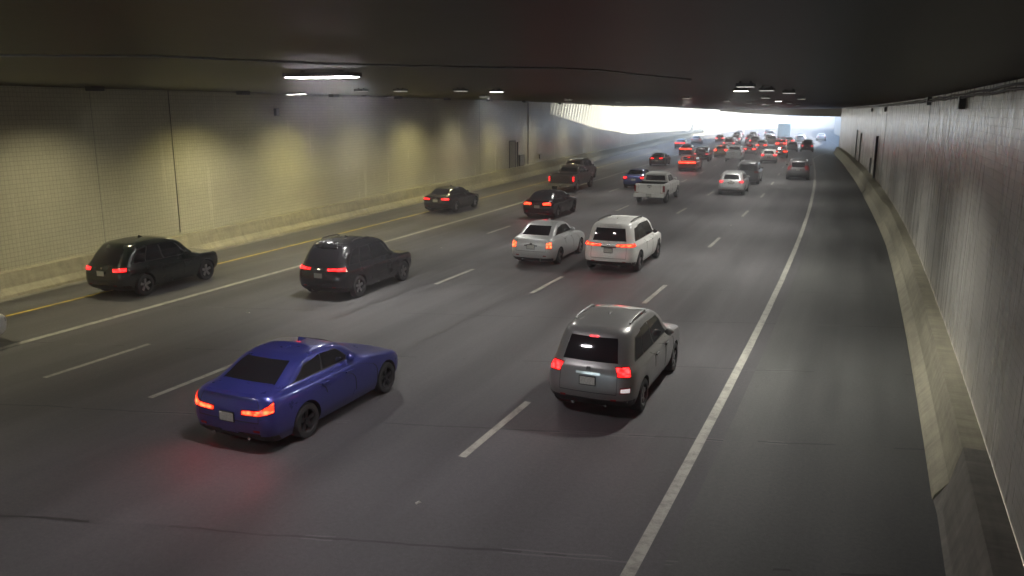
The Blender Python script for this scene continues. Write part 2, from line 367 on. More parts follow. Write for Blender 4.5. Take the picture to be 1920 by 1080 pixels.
# added struts grading sun through the invented roof gap, closer towards the dark end
s_=61.
while s_<122:
    f=itp(s_,[61,75,92,122],[.10,.32,.68,.93]); sp=itp(s_,[61,122],[.62,1.9]); ln=sp*(1-f)*random.uniform(.8,1.15)
    V=[]
    for q in (s_,s_+ln):
        for n_ in (wallL(q)+.01,wallL(q)+added_slot(q)+.35):
            for z_ in (.06,.8): V.append(W(q,n_,ceilZ(q,n_)+z_))
    o=MB().add(V,[(0,1,3,2),(4,6,7,5),(0,4,5,1),(2,3,7,6),(0,2,6,4),(1,5,7,3)]).build('added_strut',M['ceiling'],cl); o.data.uv_layers.new(name='UVMap')
    s_+=sp
# the wall that steps out past the end of the near right wall
ww=ribbon('tunnel_wall',lambda s:[(itp(s,[130,170],[2.5,7.6]),ceilZ(s,0)+.3),(itp(s,[130,170],[2.5,7.6]),-.2)],srange(S_POR+.6,S_RIGHT-.5,2),M['tile_r'],uvflip=True); tag(ww,'short set-back wall just past the end of the right tunnel wall','wall')
sl=ww.modifiers.new('s','SOLIDIFY'); sl.thickness=.3; sl.offset=1
# portal header beam, deeper towards the right wall
V=[];Fc=[]
ks=[(-22.2,.25),(-20,.4),(-16,.7),(-8,1.1),(-3,1.25),(2.2,1.3),(8.4,1.3)]
for n,d in ks:
    for s_,z in ((-.5,-d),(.4,-d),(.4,2.2),(-.5,2.2)): V.append(W(s_edge(n)+s_,n,ceilZ(s_edge(n),n)+z))
for i in range(len(ks)-1):
    for j in range(4):
        j2=(j+1)%4; Fc.append((i*4+j,i*4+j2,(i+1)*4+j2,(i+1)*4+j))
Fc+= [(0,1,2,3)[::-1],tuple(range(len(V)-4,len(V)))]
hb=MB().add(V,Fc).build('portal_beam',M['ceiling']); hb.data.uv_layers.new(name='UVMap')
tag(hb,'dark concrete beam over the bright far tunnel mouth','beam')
# open cut beyond the portal
rl=ribbon('retaining_wall',lambda s:[(wallL(s),-.3),(wallL(s)-.05,11.7),(wallL(s)-.7,11.7),(wallL(s)-.7,-.3)],srange(S_LEFT,S_END,5),M['retaining'],uvflip=True)
tag(rl,'sunlit concrete retaining wall past the left end of the tunnel','retaining wall')
rr=ribbon('retaining_wall',lambda s:[(itp(s,[130,170],[2.5,7.6])+.7,-.3),(itp(s,[130,170],[2.5,7.6])+.7,6.),(itp(s,[130,170],[2.5,7.6]),6.),(itp(s,[130,170],[2.5,7.6]),-.3)],srange(S_RIGHT,S_END,5),M['retaining'],uvflip=True)
tag(rr,'sunlit concrete retaining wall past the right side of the tunnel mouth','retaining wall')
# barriers
def barL(s):
    w=wallL(s); h=barH(s); return [(w+.76,-.05),(w+.72,.10),(w+.50,.30*h/.8),(w+.36,h),(w+.004,h)]
bl=ribbon('concrete_barrier',barL,srange(S_BACK,S_LEFT,3),M['barrier'],uvflip=True); tag(bl,'stained concrete barrier along the foot of the left tunnel wall','barrier')
bl2=ribbon('concrete_barrier',barL,srange(S_LEFT,330,5),M['barrier'],uvflip=True); tag(bl2,'concrete barrier beyond the tunnel mouth on the left','barrier')
def barRf(s):
    w=wallR(s); f=itp(s,[0,40,60,90,130],[1.21,1.13,.8,.55,.52]); h=.93
    return [(w-.004,h),(w-.33 if s<50 else f+.36,h),(f+.22,.33),(f+.04,.09),(f,-.05)]
def barRn(s):
    w=wallR(s); return [(w-.004,.935),(w-.34,.935),(w-.36,.90),(1.30,.10),(1.21,-.05)]
o=ribbon('concrete_barrier',barRf,srange(13.42,64.8,2.4),M['barrier'],uvflip=True,closed=True); tag(o,'long sloped safety barrier on the right between the step and the far kink','barrier','barrier runs on the right')
o=ribbon('concrete_barrier',barRf,srange(65.3,S_POR-.5,3),M['barrier'],uvflip=True,closed=True); tag(o,'distant barrier on the right, running up to the bright mouth','barrier','barrier runs on the right')
o=ribbon('concrete_barrier',barRn,srange(S_BACK,12.9,2.5),M['barrier_shaded'],uvflip=True,closed=True); tag(o,'nearest flat-faced barrier end at the lower right','barrier','barrier runs on the right')
# flared end face where the two barrier shapes meet
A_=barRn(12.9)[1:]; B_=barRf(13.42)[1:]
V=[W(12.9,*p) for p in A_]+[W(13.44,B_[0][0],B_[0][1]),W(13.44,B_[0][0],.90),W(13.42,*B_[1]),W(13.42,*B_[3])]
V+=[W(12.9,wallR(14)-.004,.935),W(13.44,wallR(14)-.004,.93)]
tb=MB().add(V,[(j,j+1,j+5,j+4) for j in range(3)]+[(8,0,4,9)]).build('barrier_splice',M['barrier_shaded'],o); tb.data.uv_layers.new(name='UVMap')
def wall_box(name,side,s,z0,z1,w,d,mat,label,cat,group=None,parts=None):
    n=(wallL(s)+d/2) if side=='L' else (wallR(s)-d/2); th=lin(s,TH)
    e=empty(name,W(s,n,z0),-th); tag(e,label,cat,group)
    mb=MB(); mb.box((0,0,(z1-z0)/2),(d,w,z1-z0)); mb.build('housing',M[mat],e)
    sgn=1 if side=='L' else -1
    mb=MB(); mb.box((sgn*(d/2+.006),0,(z1-z0)/2),(.012,w*.8,(z1-z0)*.86)); mb.build('cover',M['steel' if mat!='steel' else 'dark_steel'],e)
    return e
def wall_door(side,s,label,h=2.3,w=1.15):
    n=(wallL(s)+.03) if side=='L' else (wallR(s)-.03); th=lin(s,TH); sg=1 if side=='L' else -1
    e=empty('emergency_door',W(s,n,.95),-th); tag(e,label,'door')
    mb=MB()
    for yy in (-w/2,w/2): mb.box((0,yy,h/2),(.1,.12,h))
    mb.box((0,0,h+.06),(.1,w+.12,.12)); mb.build('frame',M['dark_steel'],e)
    mb=MB(); mb.box((-.01*sg,0,h/2),(.05,w-.14,h-.01)); lf=mb.build('door_leaf',M['door'],e)
    mb=MB(); mb.box((.05*sg,w*.3,1.05),(.06,.22,.05)); mb.build('handle',M['steel'],lf)
    return e
wall_door('L',68.3,'emergency door in the left tunnel wall behind the barrier',w=1.5)

wall_box('hose_cabinet','L',70.9,1.0,2.0,1.3,.15,'dark_steel','low metal cabinet on the left wall beside the emergency door','cabinet')
wall_box('hose_cabinet','R',74.,.95,2.2,.7,.12,'steel','grey metal cabinet low on the right wall beside a tall pipe','cabinet')
wall_box('junction_box','L',77.,1.35,1.75,.35,.12,'dark_steel','small dark box low on the left wall past the wide joint','junction box')
wall_box('junction_box','L',33.3,5.7,6.05,.25,.15,'dark_steel','small dark box high on the left wall','junction box')
for s,z,lb in [(22.8,6.0,'dark box high on the right wall, nearest the camera'),(33.5,6.15,'dark box high on the right wall beside the rising cable run, second nearest'),(62.9,5.9,'small dark box high on the right wall, third along'),(78,5.9,'small dark box high on the right wall, farthest along')]:
    wall_box('junction_box','R',s,z,z+.3,.3,.14,'dark_steel',lb,'junction box','junction boxes on the right wall')
def wall_pipe(side,s,z0,z1,r,label):
    n=(wallL(s)+r+.02) if side=='L' else (wallR(s)-r-.02)
    mb=MB(); mb.tube([W(s,n,z0),W(s,n,(z0+z1)/2),W(s,n,z1)],r,8); tag(mb.build('wall_pipe',M['dark_steel'],None,True),label,'pipe')
wall_pipe('R',68,.93,4.1,.09,'tall dark vertical pipe on the right wall')
wall_pipe('L',69.6,1.0,3.2,.08,'thin dark pipe on the left wall next to the emergency door')
wall_pipe('R',95.5,.93,4.0,.06,'farther of two thin pipes side by side on the right wall')
wall_pipe('R',89.2,.93,3.8,.06,'nearer of two thin pipes side by side on the right wall')
# conduits
def conduit(pts,r,label,name='conduit',mat='steel'):
    mb=MB(); mb.tube(pts,r,8); o=mb.build(name,M[mat],None,True); tag(o,label,'conduit')
    return o
conduit([W(s,n,ceilZ(s,n)-.04) for s,n in [(4.6,-9.5),(5.5,-8.1),(6,-6.5),(7.7,-5.6),(8.3,-4.8),(8.8,-4.2),(9.1,-3.5),(9.7,-3.2),(11.3,-3.08),(13.1,-2.82)]],.012,'thin pale conduit bending across the near ceiling')
for k,z in enumerate((6.36,6.28)):
    conduit([W(s,wallR(s)-.06-.05*k,z+.02*math.sin(s*1.3+k)) for s in srange(6,120,1.5)],.025,['upper cable run along the top of the right wall','lower cable run along the top of the right wall'][k],'cable_run','dark_steel')

# ------------------------------------------------------------------ lamps
def area(name,loc,size,sy,power,col,parent=None,spread=math.pi):
    l=bpy.data.lights.new(name,'AREA'); l.shape='RECTANGLE'; l.size=size; l.size_y=sy; l.energy=power; l.color=col; l.spread=spread
    o=bpy.data.objects.new(name,l); sc.collection.objects.link(o); o.location=loc
    if parent: o.parent=parent
    return o
def fixture(s,n,kind,power,label,across=False,ln=1.1,col=(1,.97,.90)):
    th=lin(s,TH); zc=ceilZ(s,n)
    e=empty('ceiling_lamp',W(s,n,zc-.12),-th); tag(e,label,'lamp','lamps on the tunnel ceiling')
    dx,dy=(ln,.34) if across else (.3,ln)
    mb=MB(); mb.box((0,0,.055),(dx,dy,.06)); mb.box((-dx*.3,0,.10),(.04,.04,.04)); mb.box((dx*.3,0,.10),(.04,.04,.04)); mb.build('housing',M['fixture'],e)
    mb=MB(); mb.box((0,0,.0225),(dx*.94,dy*.86,.007)); mb.build('diffuser',M[kind],e)
    if power: area('lamp_light',(0,0,-.02),dx*.9,dy*.9,power,col,e,R(140))
    return e
P_LANE=23
fixture(10.03,-7.55,'led_main',14,'brightest wide lamp near the camera, glowing violet white',True,1.15,(1,.95,.9))
FX=[(21.4,-14.4,'led_dim',2,'faint lamp over the middle lanes, left of a pair'),(21,-12.8,'led_dim',0,'faint lamp over the middle lanes, right of a pair'),
 (20.5,-10.6,'led_dim',0,'faint lamp just left of a bright oval lamp'),(21.8,-10.1,'led',1,'bright oval lamp over the middle lanes'),
 (30.9,-24.2,'led',0,'small lamp near the left wall top, left one of two'),(28.5,-21.9,'led',1,'small bright lamp near the left wall top, right one of two'),
 (36.9,-24.0,'led_dim',0,'weak lamp under another near the left wall'),(38.4,-23.4,'led_dim',0,'weak lamp close to the left wall, farther on'),(47.6,-25.2,'led_dim',0,'dim far lamp hugging the left wall'),
 (19.2,-2.93,'led',2.2,'bright lens-shaped lamp above the right lanes'),(15.3,-2.3,'led_dim',0,'dull lamp above the shoulder line, nearest there'),(18.5,-2.3,'led_dim',0,'dull lamp beside the lens-shaped lamp'),
 (21.5,-2.1,'led_dim',0,'long dull lamp above the right shoulder'),(31.6,-3.7,'led_dim',1.8,'lamp over the right lanes, farther than the lens-shaped one'),(43.7,-4.2,'led',1,'small bright lamp over the right lane far down the ceiling'),
 (33.9,-2.6,'led_dim',0,'elongated lamp above the shoulder far down the ceiling'),(57.,-4.4,'led_dim',.8,'tiny lamp over the right lane near the far mouth'),(75,-4.4,'led_dim',1,'tiny lamp farthest along the right lane row')]
for s,n,k,p,lb in FX: fixture(s,n,k,P_LANE*p,lb,True,.30)
def spot(loc,power,col,size,blend,tilt=0,rz=0):
    l=bpy.data.lights.new('wall_washer','SPOT'); l.energy=power; l.color=col; l.spot_size=R(size); l.spot_blend=blend; l.shadow_soft_size=.15
    o=bpy.data.objects.new('wall_washer_light',l); sc.collection.objects.link(o); o.location=loc; o.rotation_euler=(0,tilt,rz); return o
for i,(s,pw,c) in enumerate([(-8,1,0),(-1,1,0),(6,1,0),(13,1.,0),(19.6,.95,0),(27.2,1.2,1),(34.2,1.35,1),(41,.9,0),(47.8,1.35,1),(55,.9,0),(63,.9,1),(74,.8,0),(86,.8,0),(98,.7,0)]):
    n=wallL(s)+2.9
    e=empty('wall_washer',W(s,n,ceilZ(s,n)-.14),-lin(s,TH)); tag(e,('shielded lamp above the %s patch of light on the left wall, counted from the left'%['first','second','third','fourth','fifth','sixth','seventh','eighth','ninth','tenth','eleventh'][i-3]) if i>=3 else 'shielded wall lamp on the near ceiling above the left wall','lamp','wall washer lamps along the left ceiling edge')
    mb=MB(); mb.box((0,0,.06),(.28,.5,.15)); mb.build('housing',M['fixture'],e)
    l=spot((0,0,-.03),165*pw,(1,.88,.42) if c else (1,.90,.58),146,1.); l.parent=e; l.data.shadow_soft_size=.35
# lamps behind the camera and above the lanes (the same rows carry on overhead)
for s,n in [(1.5,-15),(-4,-3.),(-9,-12),(-21,-12)]:
    fixture(s,n,'led',44,'lamp of the overhead row behind the camera',True,1.1)

k=0
for s in (34,46,58,72,86,100,116,134,154,176):  # lamp rows added to brighten the road deeper in the tunnel
    for n in (-7.,-16.):
        k+=1; fixture(s,n,'led_dim',36,('added lamp %s in the row over the %s lanes' % (['thirty','forty-five','sixty','seventy','eighty-five','a hundred','far','farther','distant','most distant'][(k-1)//2]+(' metres off' if k<13 else ''),'right' if n>-10 else 'middle')),False,.6)
for (s_,n_,lb) in [(18.64,-16.94,'pale scrap lying on the road between the blue car and the black crossover'),(31.6,-17.1,'pale scrap on the road left of the pale silver sedan'),(44.1,-6.2,'tiny scrap near the lane line right of the white SUV'),(10.04,-6.13,'tiny scrap on the bare asphalt in front of the lower frame edge')]:
    mb=MB(); mb.add([(-.09,-.04,0),(.08,-.05,0),(.1,.03,0),(-.05,.06,0),(-.05,-.02,.035),(.05,-.02,.045),(.04,.03,.03)],[(0,1,5,4),(1,2,6,5),(2,3,4,6),(3,0,4),(4,5,6),(0,3,2,1)])
    o=mb.build('paper_scrap',M['plate']); o.scale=(.6,.6,.6); o.location=W(s_,n_,.004); o.rotation_euler=(0,0,random.random()*3); tag(o,lb,'paper scrap','scraps lying on the lanes')
#CARS#
# ------------------------------------------------------------------ vehicles
def pchip(pts):
    xs=[p[0] for p in pts]; ys=[p[1] for p in pts]; n=len(xs)
    h=[xs[i+1]-xs[i] for i in range(n-1)]; d=[(ys[i+1]-ys[i])/h[i] for i in range(n-1)]
    m=[d[0]]+[0 if d[i-1]*d[i]<=0 else (h[i-1]+h[i])*3/((2*h[i]+h[i-1])/d[i-1]+(h[i]+2*h[i-1])/d[i]) for i in range(1,n-1)]+[d[-1]]
    def f(x):
        if x<=xs[0]: return ys[0]
        if x>=xs[-1]: return ys[-1]
        i=0
        while x>xs[i+1]: i+=1
        t=(x-xs[i])/h[i]; t2=t*t;t3=t2*t
        return (2*t3-3*t2+1)*ys[i]+(t3-2*t2+t)*h[i]*m[i]+(3*t2-2*t3)*ys[i+1]+(t3-t2)*h[i]*m[i+1]
    f.xs=xs; return f
class Shell:
    """stack of rounded plan loops; rear bumper at y=0, front at y=L"""
    def __init__(s, L, rear, front, width, rr=.22, rf=.3, bow=.06, bowf=.14, taper=.07):
        s.L=L; s.R=pchip(rear); s.F=pchip(front); s.Wd=pchip(width); s.rr=rr; s.rf=rf; s.bow=bow; s.bowf=bowf; s.tp=taper
        zs=sorted(set(list(s.R.xs)+list(s.F.xs)+list(s.Wd.xs)))
        out=[zs[0]]
        for z in zs[1:]:
            g=z-out[-1]
            if g<.004: continue
            k=max(1,math.ceil(g/.07))
            b=out[-1]
            for i in range(1,k+1): out.append(b+g*i/k)
        s.zs=out; s.top=out[-1]; s.belt=None
    def S(s,u,z):
        hw=s.Wd(z); yr=s.R(z); yf=s.F(z); L=yf-yr
        rr=min(s.rr,hw*.45,L*.3); rf=min(s.rf,hw*.5,L*.35)
        sg=1 if u>=0 else -1; a=abs(u)
        br=s.bow*((hw-rr)/hw)**2; bf=s.bowf*((hw-rf)/hw)**2
        if a<=1: x=a*(hw-rr); y=yr+s.bow*(x/hw)**2
        elif a<=2: w=(a-1)*math.pi/2; x=hw-rr+rr*math.sin(w); y=yr+br+rr-rr*math.cos(w)
        elif a<=3: x=hw; y0=yr+br+rr; y1=yf-bf-rf; y=y0+(y1-y0)*(a-2)
        elif a<=4: w=(a-3)*math.pi/2; x=hw-rf+rf*math.cos(w); y=yf-bf-rf+rf*math.sin(w)
        else: x=(5-a)*(hw-rf); y=yf-s.bowf*(x/hw)**2
        q=abs(y-s.L/2)/(s.L/2); x*=1-s.tp*q**3
        return Vector((sg*x,y,z))
    def SF(s,f,z): return s.S((5-abs(f))*(1 if f>=0 else -1),z)
    def us(s):
        h=[0,.25,.5,.75,1,1.25,1.5,1.75,2]+[2+i/20 for i in range(1,21)]+[3.25,3.5,3.75,4,4.25,4.5,4.75,5]
        return h+[-a for a in h[1:-1]][::-1]
    def body(s):
        us=s.us(); n=len(us); V=[];Fc=[]
        for z in s.zs:
            for u in us: V.append(s.S(u,z))
        m=len(s.zs)
        for i in range(m-1):
            for j in range(n):
                j2=(j+1)%n; Fc.append((i*n+j,i*n+j2,(i+1)*n+j2,(i+1)*n+j))
        # roof crown
        base=(m-1)*n; yc=(s.R(s.top)+s.F(s.top))/2; c=Vector((0,yc,s.top))
        for k,(f,dz) in enumerate(((.75,.012),(.4,.024))):
            for j in range(n): p=V[base+j]; V.append(Vector((p.x*f,yc+(p.y-yc)*f,s.top+dz)))
        for k in range(2):
            for j in range(n):
                j2=(j+1)%n; b=base+k*n; Fc.append((b+j,b+j2,b+n+j2,b+n+j))
        V.append(Vector((0,yc,s.top+.028))); ci=len(V)-1; b=base+2*n
        for j in range(n): Fc.append((b+j,b+(j+1)%n,ci))
        V.append(Vector((0,s.L/2,s.zs[0]))); ci=len(V)-1
        for j in range(n): Fc.append(((j+1)%n,j,ci))
        return V,Fc
def slab(mb,fn,a0,a1,zlo,zhi,na,nz,off=.012,m=0,flip=False,deep=.03):
    """patch of a shell surface lifted by off, closed into a thin solid. zlo/zhi may be (at a0, at a1)"""
    if not isinstance(zlo,tuple): zlo=(zlo,zlo)
    if not isinstance(zhi,tuple): zhi=(zhi,zhi)
    G=[];B=[]
    for i in range(na+1):
        t=i/na; a=a0+(a1-a0)*t
        for j in range(nz+1):
            w=j/nz; z=(zlo[0]+(zlo[1]-zlo[0])*t)*(1-w)+(zhi[0]+(zhi[1]-zhi[0])*t)*w
            p=fn(a,z); e=1e-3
            du=fn(a+e,z)-fn(a-e,z); dz=fn(a,z+.01)-fn(a,z-.01)
            nn=du.cross(dz)
            if nn.length<1e-9: nn=Vector((p.x,0,0))
            nn.normalize()
            if nn.dot(Vector((p.x,p.y-2.3,.3)))<0: nn=-nn
            G.append(p+nn*off); B.append(p-nn*deep)
    k=nz+1; V=G+B; o=len(G); Fc=[]
    for i in range(na):
        for j in range(nz):
            a=i*k+j; f=(a,a+k,a+k+1,a+1)
            Fc.append(f)
    ring=[i*k for i in range(na+1)]+[na*k+j for j in range(1,k)]+[i*k+nz for i in range(na-1,-1,-1)]+[j for j in range(nz-1,0,-1)]
    for i in range(len(ring)):
        a,b=ring[i],ring[(i+1)%len(ring)]; Fc.append((a,b,b+o,a+o))
    mb.add(V,Fc,m); return mb
def sedan_shell(L=4.7,Wd=1.85,H=1.44,fast=0.):
    k=H/1.44; w=Wd/1.85
    return Shell(L,[(.2,.2),(.36,.05),(.6,.0),(.78,.02),(.93,.06),(1.0*k,.10),(1.028*k,.17),(1.055*k,.44+fast*.3),(1.12*k,.60+fast*.3),(1.36*k,1.12+fast*.3),(1.42*k,1.42+fast*.2),(1.44*k,1.8)],
      [(.2,L-.25),(.36,L-.04),(.55,L),(.68,L-.02),(.79,L-.14),(.87*k,L-.6),(.955*k,L-1.12),(1.0*k,L-1.30),(1.36*k,L-1.98),(1.42*k,L-2.25),(1.44*k,L-2.55)],
      [(.2,.84*w),(.36,.905*w),(.6,.925*w),(.82,.92*w),(.93*k,.885*w),(.985*k,.83*w),(1.03*k,.785*w),(1.34*k,.655*w),(1.41*k,.59*w),(1.44*k,.46*w)])
def suv_shell(L=4.7,Wd=1.9,H=1.7,rake=0.,belt=1.05):
    k=H/1.70; w=Wd/1.9; b=belt
    return Shell(L,[(.26,.2),(.42,.04),(.6,.0),(.85,.03),(b-.05,.07),(b+.02,.11),(1.3*k,.20+rake*.55),(1.5*k,.30+rake),(1.60*k,.38+rake*1.1),(1.655*k,.52+rake*1.3),(1.70*k,1.0+rake*1.5)],
      [(.26,L-.25),(.45,L-.04),(.65,L),(.84,L-.03),(.97,L-.2),(b-.03,L-.78),(b+.03,L-1.05),(1.55*k,L-1.78),(1.645*k,L-2.05),(1.70*k,L-2.45)],
      [(.26,.86*w),(.45,.93*w),(.7,.95*w),(b-.1,.935*w),(b-.02,.89*w),(b+.04,.86*w),(1.5*k,.745*w),(1.60*k,.69*w),(1.655*k,.62*w),(1.70*k,.44*w)],rr=.30,bow=.09)
def truck_shell(L=5.8,Wd=2.0,H=1.9):
    w=Wd/2.
    return Shell(L,[(.45,.1),(.6,.02),(.8,.0),(1.1,.0),(1.26,.02),(1.29,.06),(1.31,1.85),(1.4,1.88),(1.74,2.0),(1.84,2.1),(1.88,2.4)],
      [(.45,L-.2),(.6,L-.02),(.85,L),(1.05,L-.03),(1.16,L-.25),(1.24,L-1.2),(1.28,L-1.35),(1.75,L-2.1),(1.84,L-2.3),(1.88,L-2.6)],
      [(.45,.92*w),(.6,.96*w),(.9,1.0*w),(1.15,.99*w),(1.26,.95*w),(1.31,.88*w),(1.74,.74*w),(1.83,.66*w),(1.88,.52*w)],rr=.08,rf=.28,bow=.015,bowf=.12,taper=.03)
BODY={}
def bool_cut(me, cutters):
    o=bpy.data.objects.new('t',me); sc.collection.objects.link(o); cs=[]
    for c in cutters:
        co=bpy.data.objects.new('c',c); sc.collection.objects.link(co); cs.append(co)
        md=o.modifiers.new('b','BOOLEAN'); md.operation='DIFFERENCE'; md.solver='EXACT'; md.object=co
    dg=bpy.context.evaluated_depsgraph_get(); dg.update()
    res=bpy.data.meshes.new_from_object(o.evaluated_get(dg))
    for q in [o]+cs: bpy.data.objects.remove(q)
    return res
def wheel(parent,x,y,r,w,rim,side):
    e=empty('wheel',(x,y,r)); e.parent=parent
    s=side
    mb=MB(); mb.lathe_x([(-s*w/2,r*.66),(-s*w/2,r*.93),(-s*w*.38,r*.99),(s*w*.38,r*.99),(s*w/2,r*.93),(s*w/2,r*.70),(s*w*.42,r*.66),(s*w*.1,r*.62)],0,0,26)
    mb.build('tyre',M['tyre'],e,True,50)
    mb=MB(); mb.lathe_x([(s*w*.46,r*.68),(s*w*.48,r*.64),(s*w*.38,r*.60),(s*w*.05,r*.58),(s*w*.05,.0001)],0,0,26,1)
    for k in range(5):
        a=k*2*math.pi/5+.3; V=[];x0=s*w*.40
        for (rad,ha) in ((r*.08,.035),(r*.64,.05)):
            for sg in (-1,1):
                for dx in (0,-s*.03):
                    V.append((x0+dx+(0 if rad>.1 else -s*.02),rad*math.cos(a)-sg*ha*math.sin(a),rad*math.sin(a)+sg*ha*math.cos(a)))
        mb.add(V,[(0,2,6,4),(1,3,7,5),(0,1,5,4),(2,3,7,6),(0,1,3,2),(4,5,7,6)])
    mb.lathe_x([(s*w*.44,.0001),(s*w*.44,r*.16),(s*w*.36,r*.18)],0,0,14)
    mb.build('rim',[M[rim],M['under']],e,True,40)
def vehicle(kind, name, label, cat, s, n, paint_m, L, Wd, H, group=None, detail=2, lights=(), rim='rim', dyaw=0, wheelr=.34, opts=(), wb=(0,.19), **kw):
    key=(kind,L,Wd,H,tuple(sorted(kw.items())))
    sh={'sedan':sedan_shell,'suv':suv_shell,'truck':truck_shell}[kind](L,Wd,H,**kw)
    k={'sedan':H/1.44,'suv':H/1.7,'truck':1}[kind]
    ya,yb=(wb[0] if wb[0] else {'sedan':1.03,'suv':.92,'truck':1.15}[kind]), L-(L*wb[1])
    hw=Wd/2
    belt={'sedan':1.03*k,'suv':kw.get('belt',1.05)+.04,'truck':1.31}[kind]; top={'sedan':1.36*k,'suv':1.62*k,'truck':1.76}[kind]
    if key not in BODY:
        V,Fc=sh.body(); me=pmesh(V,Fc); me.materials.append(M['under']); me.materials.append(M['under'])
        cut=[]
        for yy in (ya,yb):
            for sg in (-1,1):
                mb=MB(); rr=wheelr*1.17
                mb.lathe_x([(sg*(hw-.32),.0001),(sg*(hw-.32),rr),(sg*(hw+.3),rr),(sg*(hw+.3),.0001)],yy,wheelr,28,1)
                c=pmesh(mb.V,mb.F,False,mb.M); 
                bm=bmesh.new(); bm.from_mesh(c); bmesh.ops.remove_doubles(bm,verts=bm.verts,dist=.001); bmesh.ops.recalc_face_normals(bm,faces=bm.faces); bm.to_mesh(c); bm.free()
                c.materials.append(M['under']); c.materials.append(M['under']); cut.append(c)
        if kind=='truck' and 'cover' not in opts:
            mb=MB(); mb.box((0,.98,1.1),((hw-.12)*2,1.72,.75),1); c=pmesh(mb.V,mb.F,False,mb.M)
            bm=bmesh.new(); bm.from_mesh(c); bmesh.ops.recalc_face_normals(bm,faces=bm.faces); bm.to_mesh(c); bm.free()
            c.materials.append(M['under']); c.materials.append(M['under']); cut.append(c)
        bm=bmesh.new(); bm.from_mesh(me); bmesh.ops.recalc_face_normals(bm,faces=bm.faces); bm.to_mesh(me); bm.free()
        me=bool_cut(me,cut)
        # shut lines laid into the body mesh
        if detail>=1:
            mb=MB(); zt=belt-.04; z0=.42 if kind!='truck' else .6
            zc=z0+.03
            for u in ((2.36,2.60,2.80) if kind!='truck' else (2.36,2.50,2.68,2.83)):
                for sg in (-1,1): slab(mb,sh.S,sg*(u-.0025),sg*(u+.0025),zc if u!=2.36 else zc+.25,zt,1,8,.003,0)
            if kind=='sedan':
                slab(mb,sh.S,-.98,.98,.60,.612,8,1,.003); 
                for sg in (-1,1): slab(mb,sh.S,sg*.97,sg*.985,.6,.97*k,1,5,.003)
            elif kind=='suv':
                slab(mb,sh.S,-.98,.98,.56,.572,8,1,.003)
                for sg in (-1,1): slab(mb,sh.S,sg*.97,sg*.985,.57,belt,1,5,.003)
            else:
                for sg in (-1,1): slab(mb,sh.S,sg*.80,sg*.812,.66,1.25,1,5,.003)
                slab(mb,sh.S,-.8,.8,.655,.667,8,1,.003)
            bm=bmesh.new(); bm.from_mesh(me)
            b2=pmesh(mb.V,mb.F,False,[1]*len(mb.F)); bm.from_mesh(b2); bm.to_mesh(me); bm.free()
        me.polygons.foreach_set('use_smooth',[True]*len(me.polygons)); me.set_sharp_from_angle(angle=R(28))
        BODY[key]=me
    th=lin(s+L/2,TH)
    root=empty(name,W(s,n,.008),-th+dyaw); tag(root,label,cat,group)
    slope=math.atan(2*G2*(s+L/2)) if s>0 else 0; root.rotation_euler[0]=slope
    me=BODY[key].copy(); b=bpy.data.objects.new('body',me); sc.collection.objects.link(b); b.parent=root
    me.materials[0]=paint_m; me.materials[1]=M['under']
    # glass
    def part(nm,mats,fill,smooth=True):
        mb=MB(); fill(mb); return mb.build(nm,mats,root,smooth,35)
    zb,zt=belt+.02,top-.01
    if kind=='sedan': part('rear_window',M['glass'],lambda mb:slab(mb,sh.S,-1.15,1.15,zb+.03,zt-.0,10,5,.006))
    elif kind=='suv': part('rear_window',M['glass'],lambda mb:slab(mb,sh.S,-1.12,1.12,zb+.02,1.50*k,10,5,.006))
    else: part('rear_window',M['glass'],lambda mb:slab(mb,sh.S,-.86,.86,zb+.06,zt-.05,8,5,.006))
    part('windshield',M['glass'],lambda mb:slab(mb,sh.SF,-.96,.96,zb+.02,zt,10,5,.006))
    for sg in (-1,1):
        if kind=='sedan': rng=[(2.09,2.47,zt-.09,zt-.01),(2.50,2.93,zt-.01,zt-.05)]
        elif kind=='suv': rng=[(2.03,2.22,zt-.16,zt-.10),(2.24,2.52,zt-.07,zt-.05),(2.55,2.94,zt-.05,zt-.08)]
        else: rng=[(2.06,2.38,zt-.06,zt-.04),(2.43,2.93,zt-.04,zt-.06)]
        if detail>=1: part('window_trim',M['black'],lambda mb:slab(mb,sh.S,sg*(rng[0][0]-.02),sg*(rng[-1][1]+.02),zb,(rng[0][2]+.025,rng[-1][3]+.02) if kind!='sedan' else (zt-.06,zt-.02),14,4,.003))
        for (a,c,h0,h1) in rng: part('side_window',M['glass'],lambda mb:slab(mb,sh.S,sg*a,sg*c,zb+.02,(h0,h1),8,4,.006))
        # mirror
        p=sh.S(sg*2.86,belt+.06); mb=MB()
        V=[];Fc=[]
        for i in range(7):
            f=math.sin(math.pi*(i+.35)/6.7)
            for j in range(10):
                w=2*math.pi*j/10; V.append((p.x+sg*(.04+.21*i/6),p.y+.03+.055*f*math.cos(w)*1.2,p.z+.03+.085*f*math.sin(w)*(1.35 if kind=='truck' else 1)))
        for i in range(6):
            for j in range(10): Fc.append((i*10+j,i*10+(j+1)%10,(i+1)*10+(j+1)%10,(i+1)*10+j))
        Fc+=[tuple(range(10)),tuple(range(60,70))]
        mb.add(V,Fc); mb.build('mirror',paint_m if 'blackmirror' not in opts else M['black'],root,True,60)
        # handles
        if detail>=2:
            for u in ((2.40,2.63) if kind!='truck' else (2.40,2.55)):
                q=sh.S(sg*u,belt-.17); mb=MB(); mb.box((q.x+sg*.022,q.y,q.z),(.03,.2,.03)); mb.box((q.x+sg*.006,q.y-.08,q.z),(.03,.03,.025)); mb.box((q.x+sg*.006,q.y+.08,q.z),(.03,.03,.025)); mb.build('door_handle',paint_m if 'chromehandle' not in opts else M['chrome'],root)
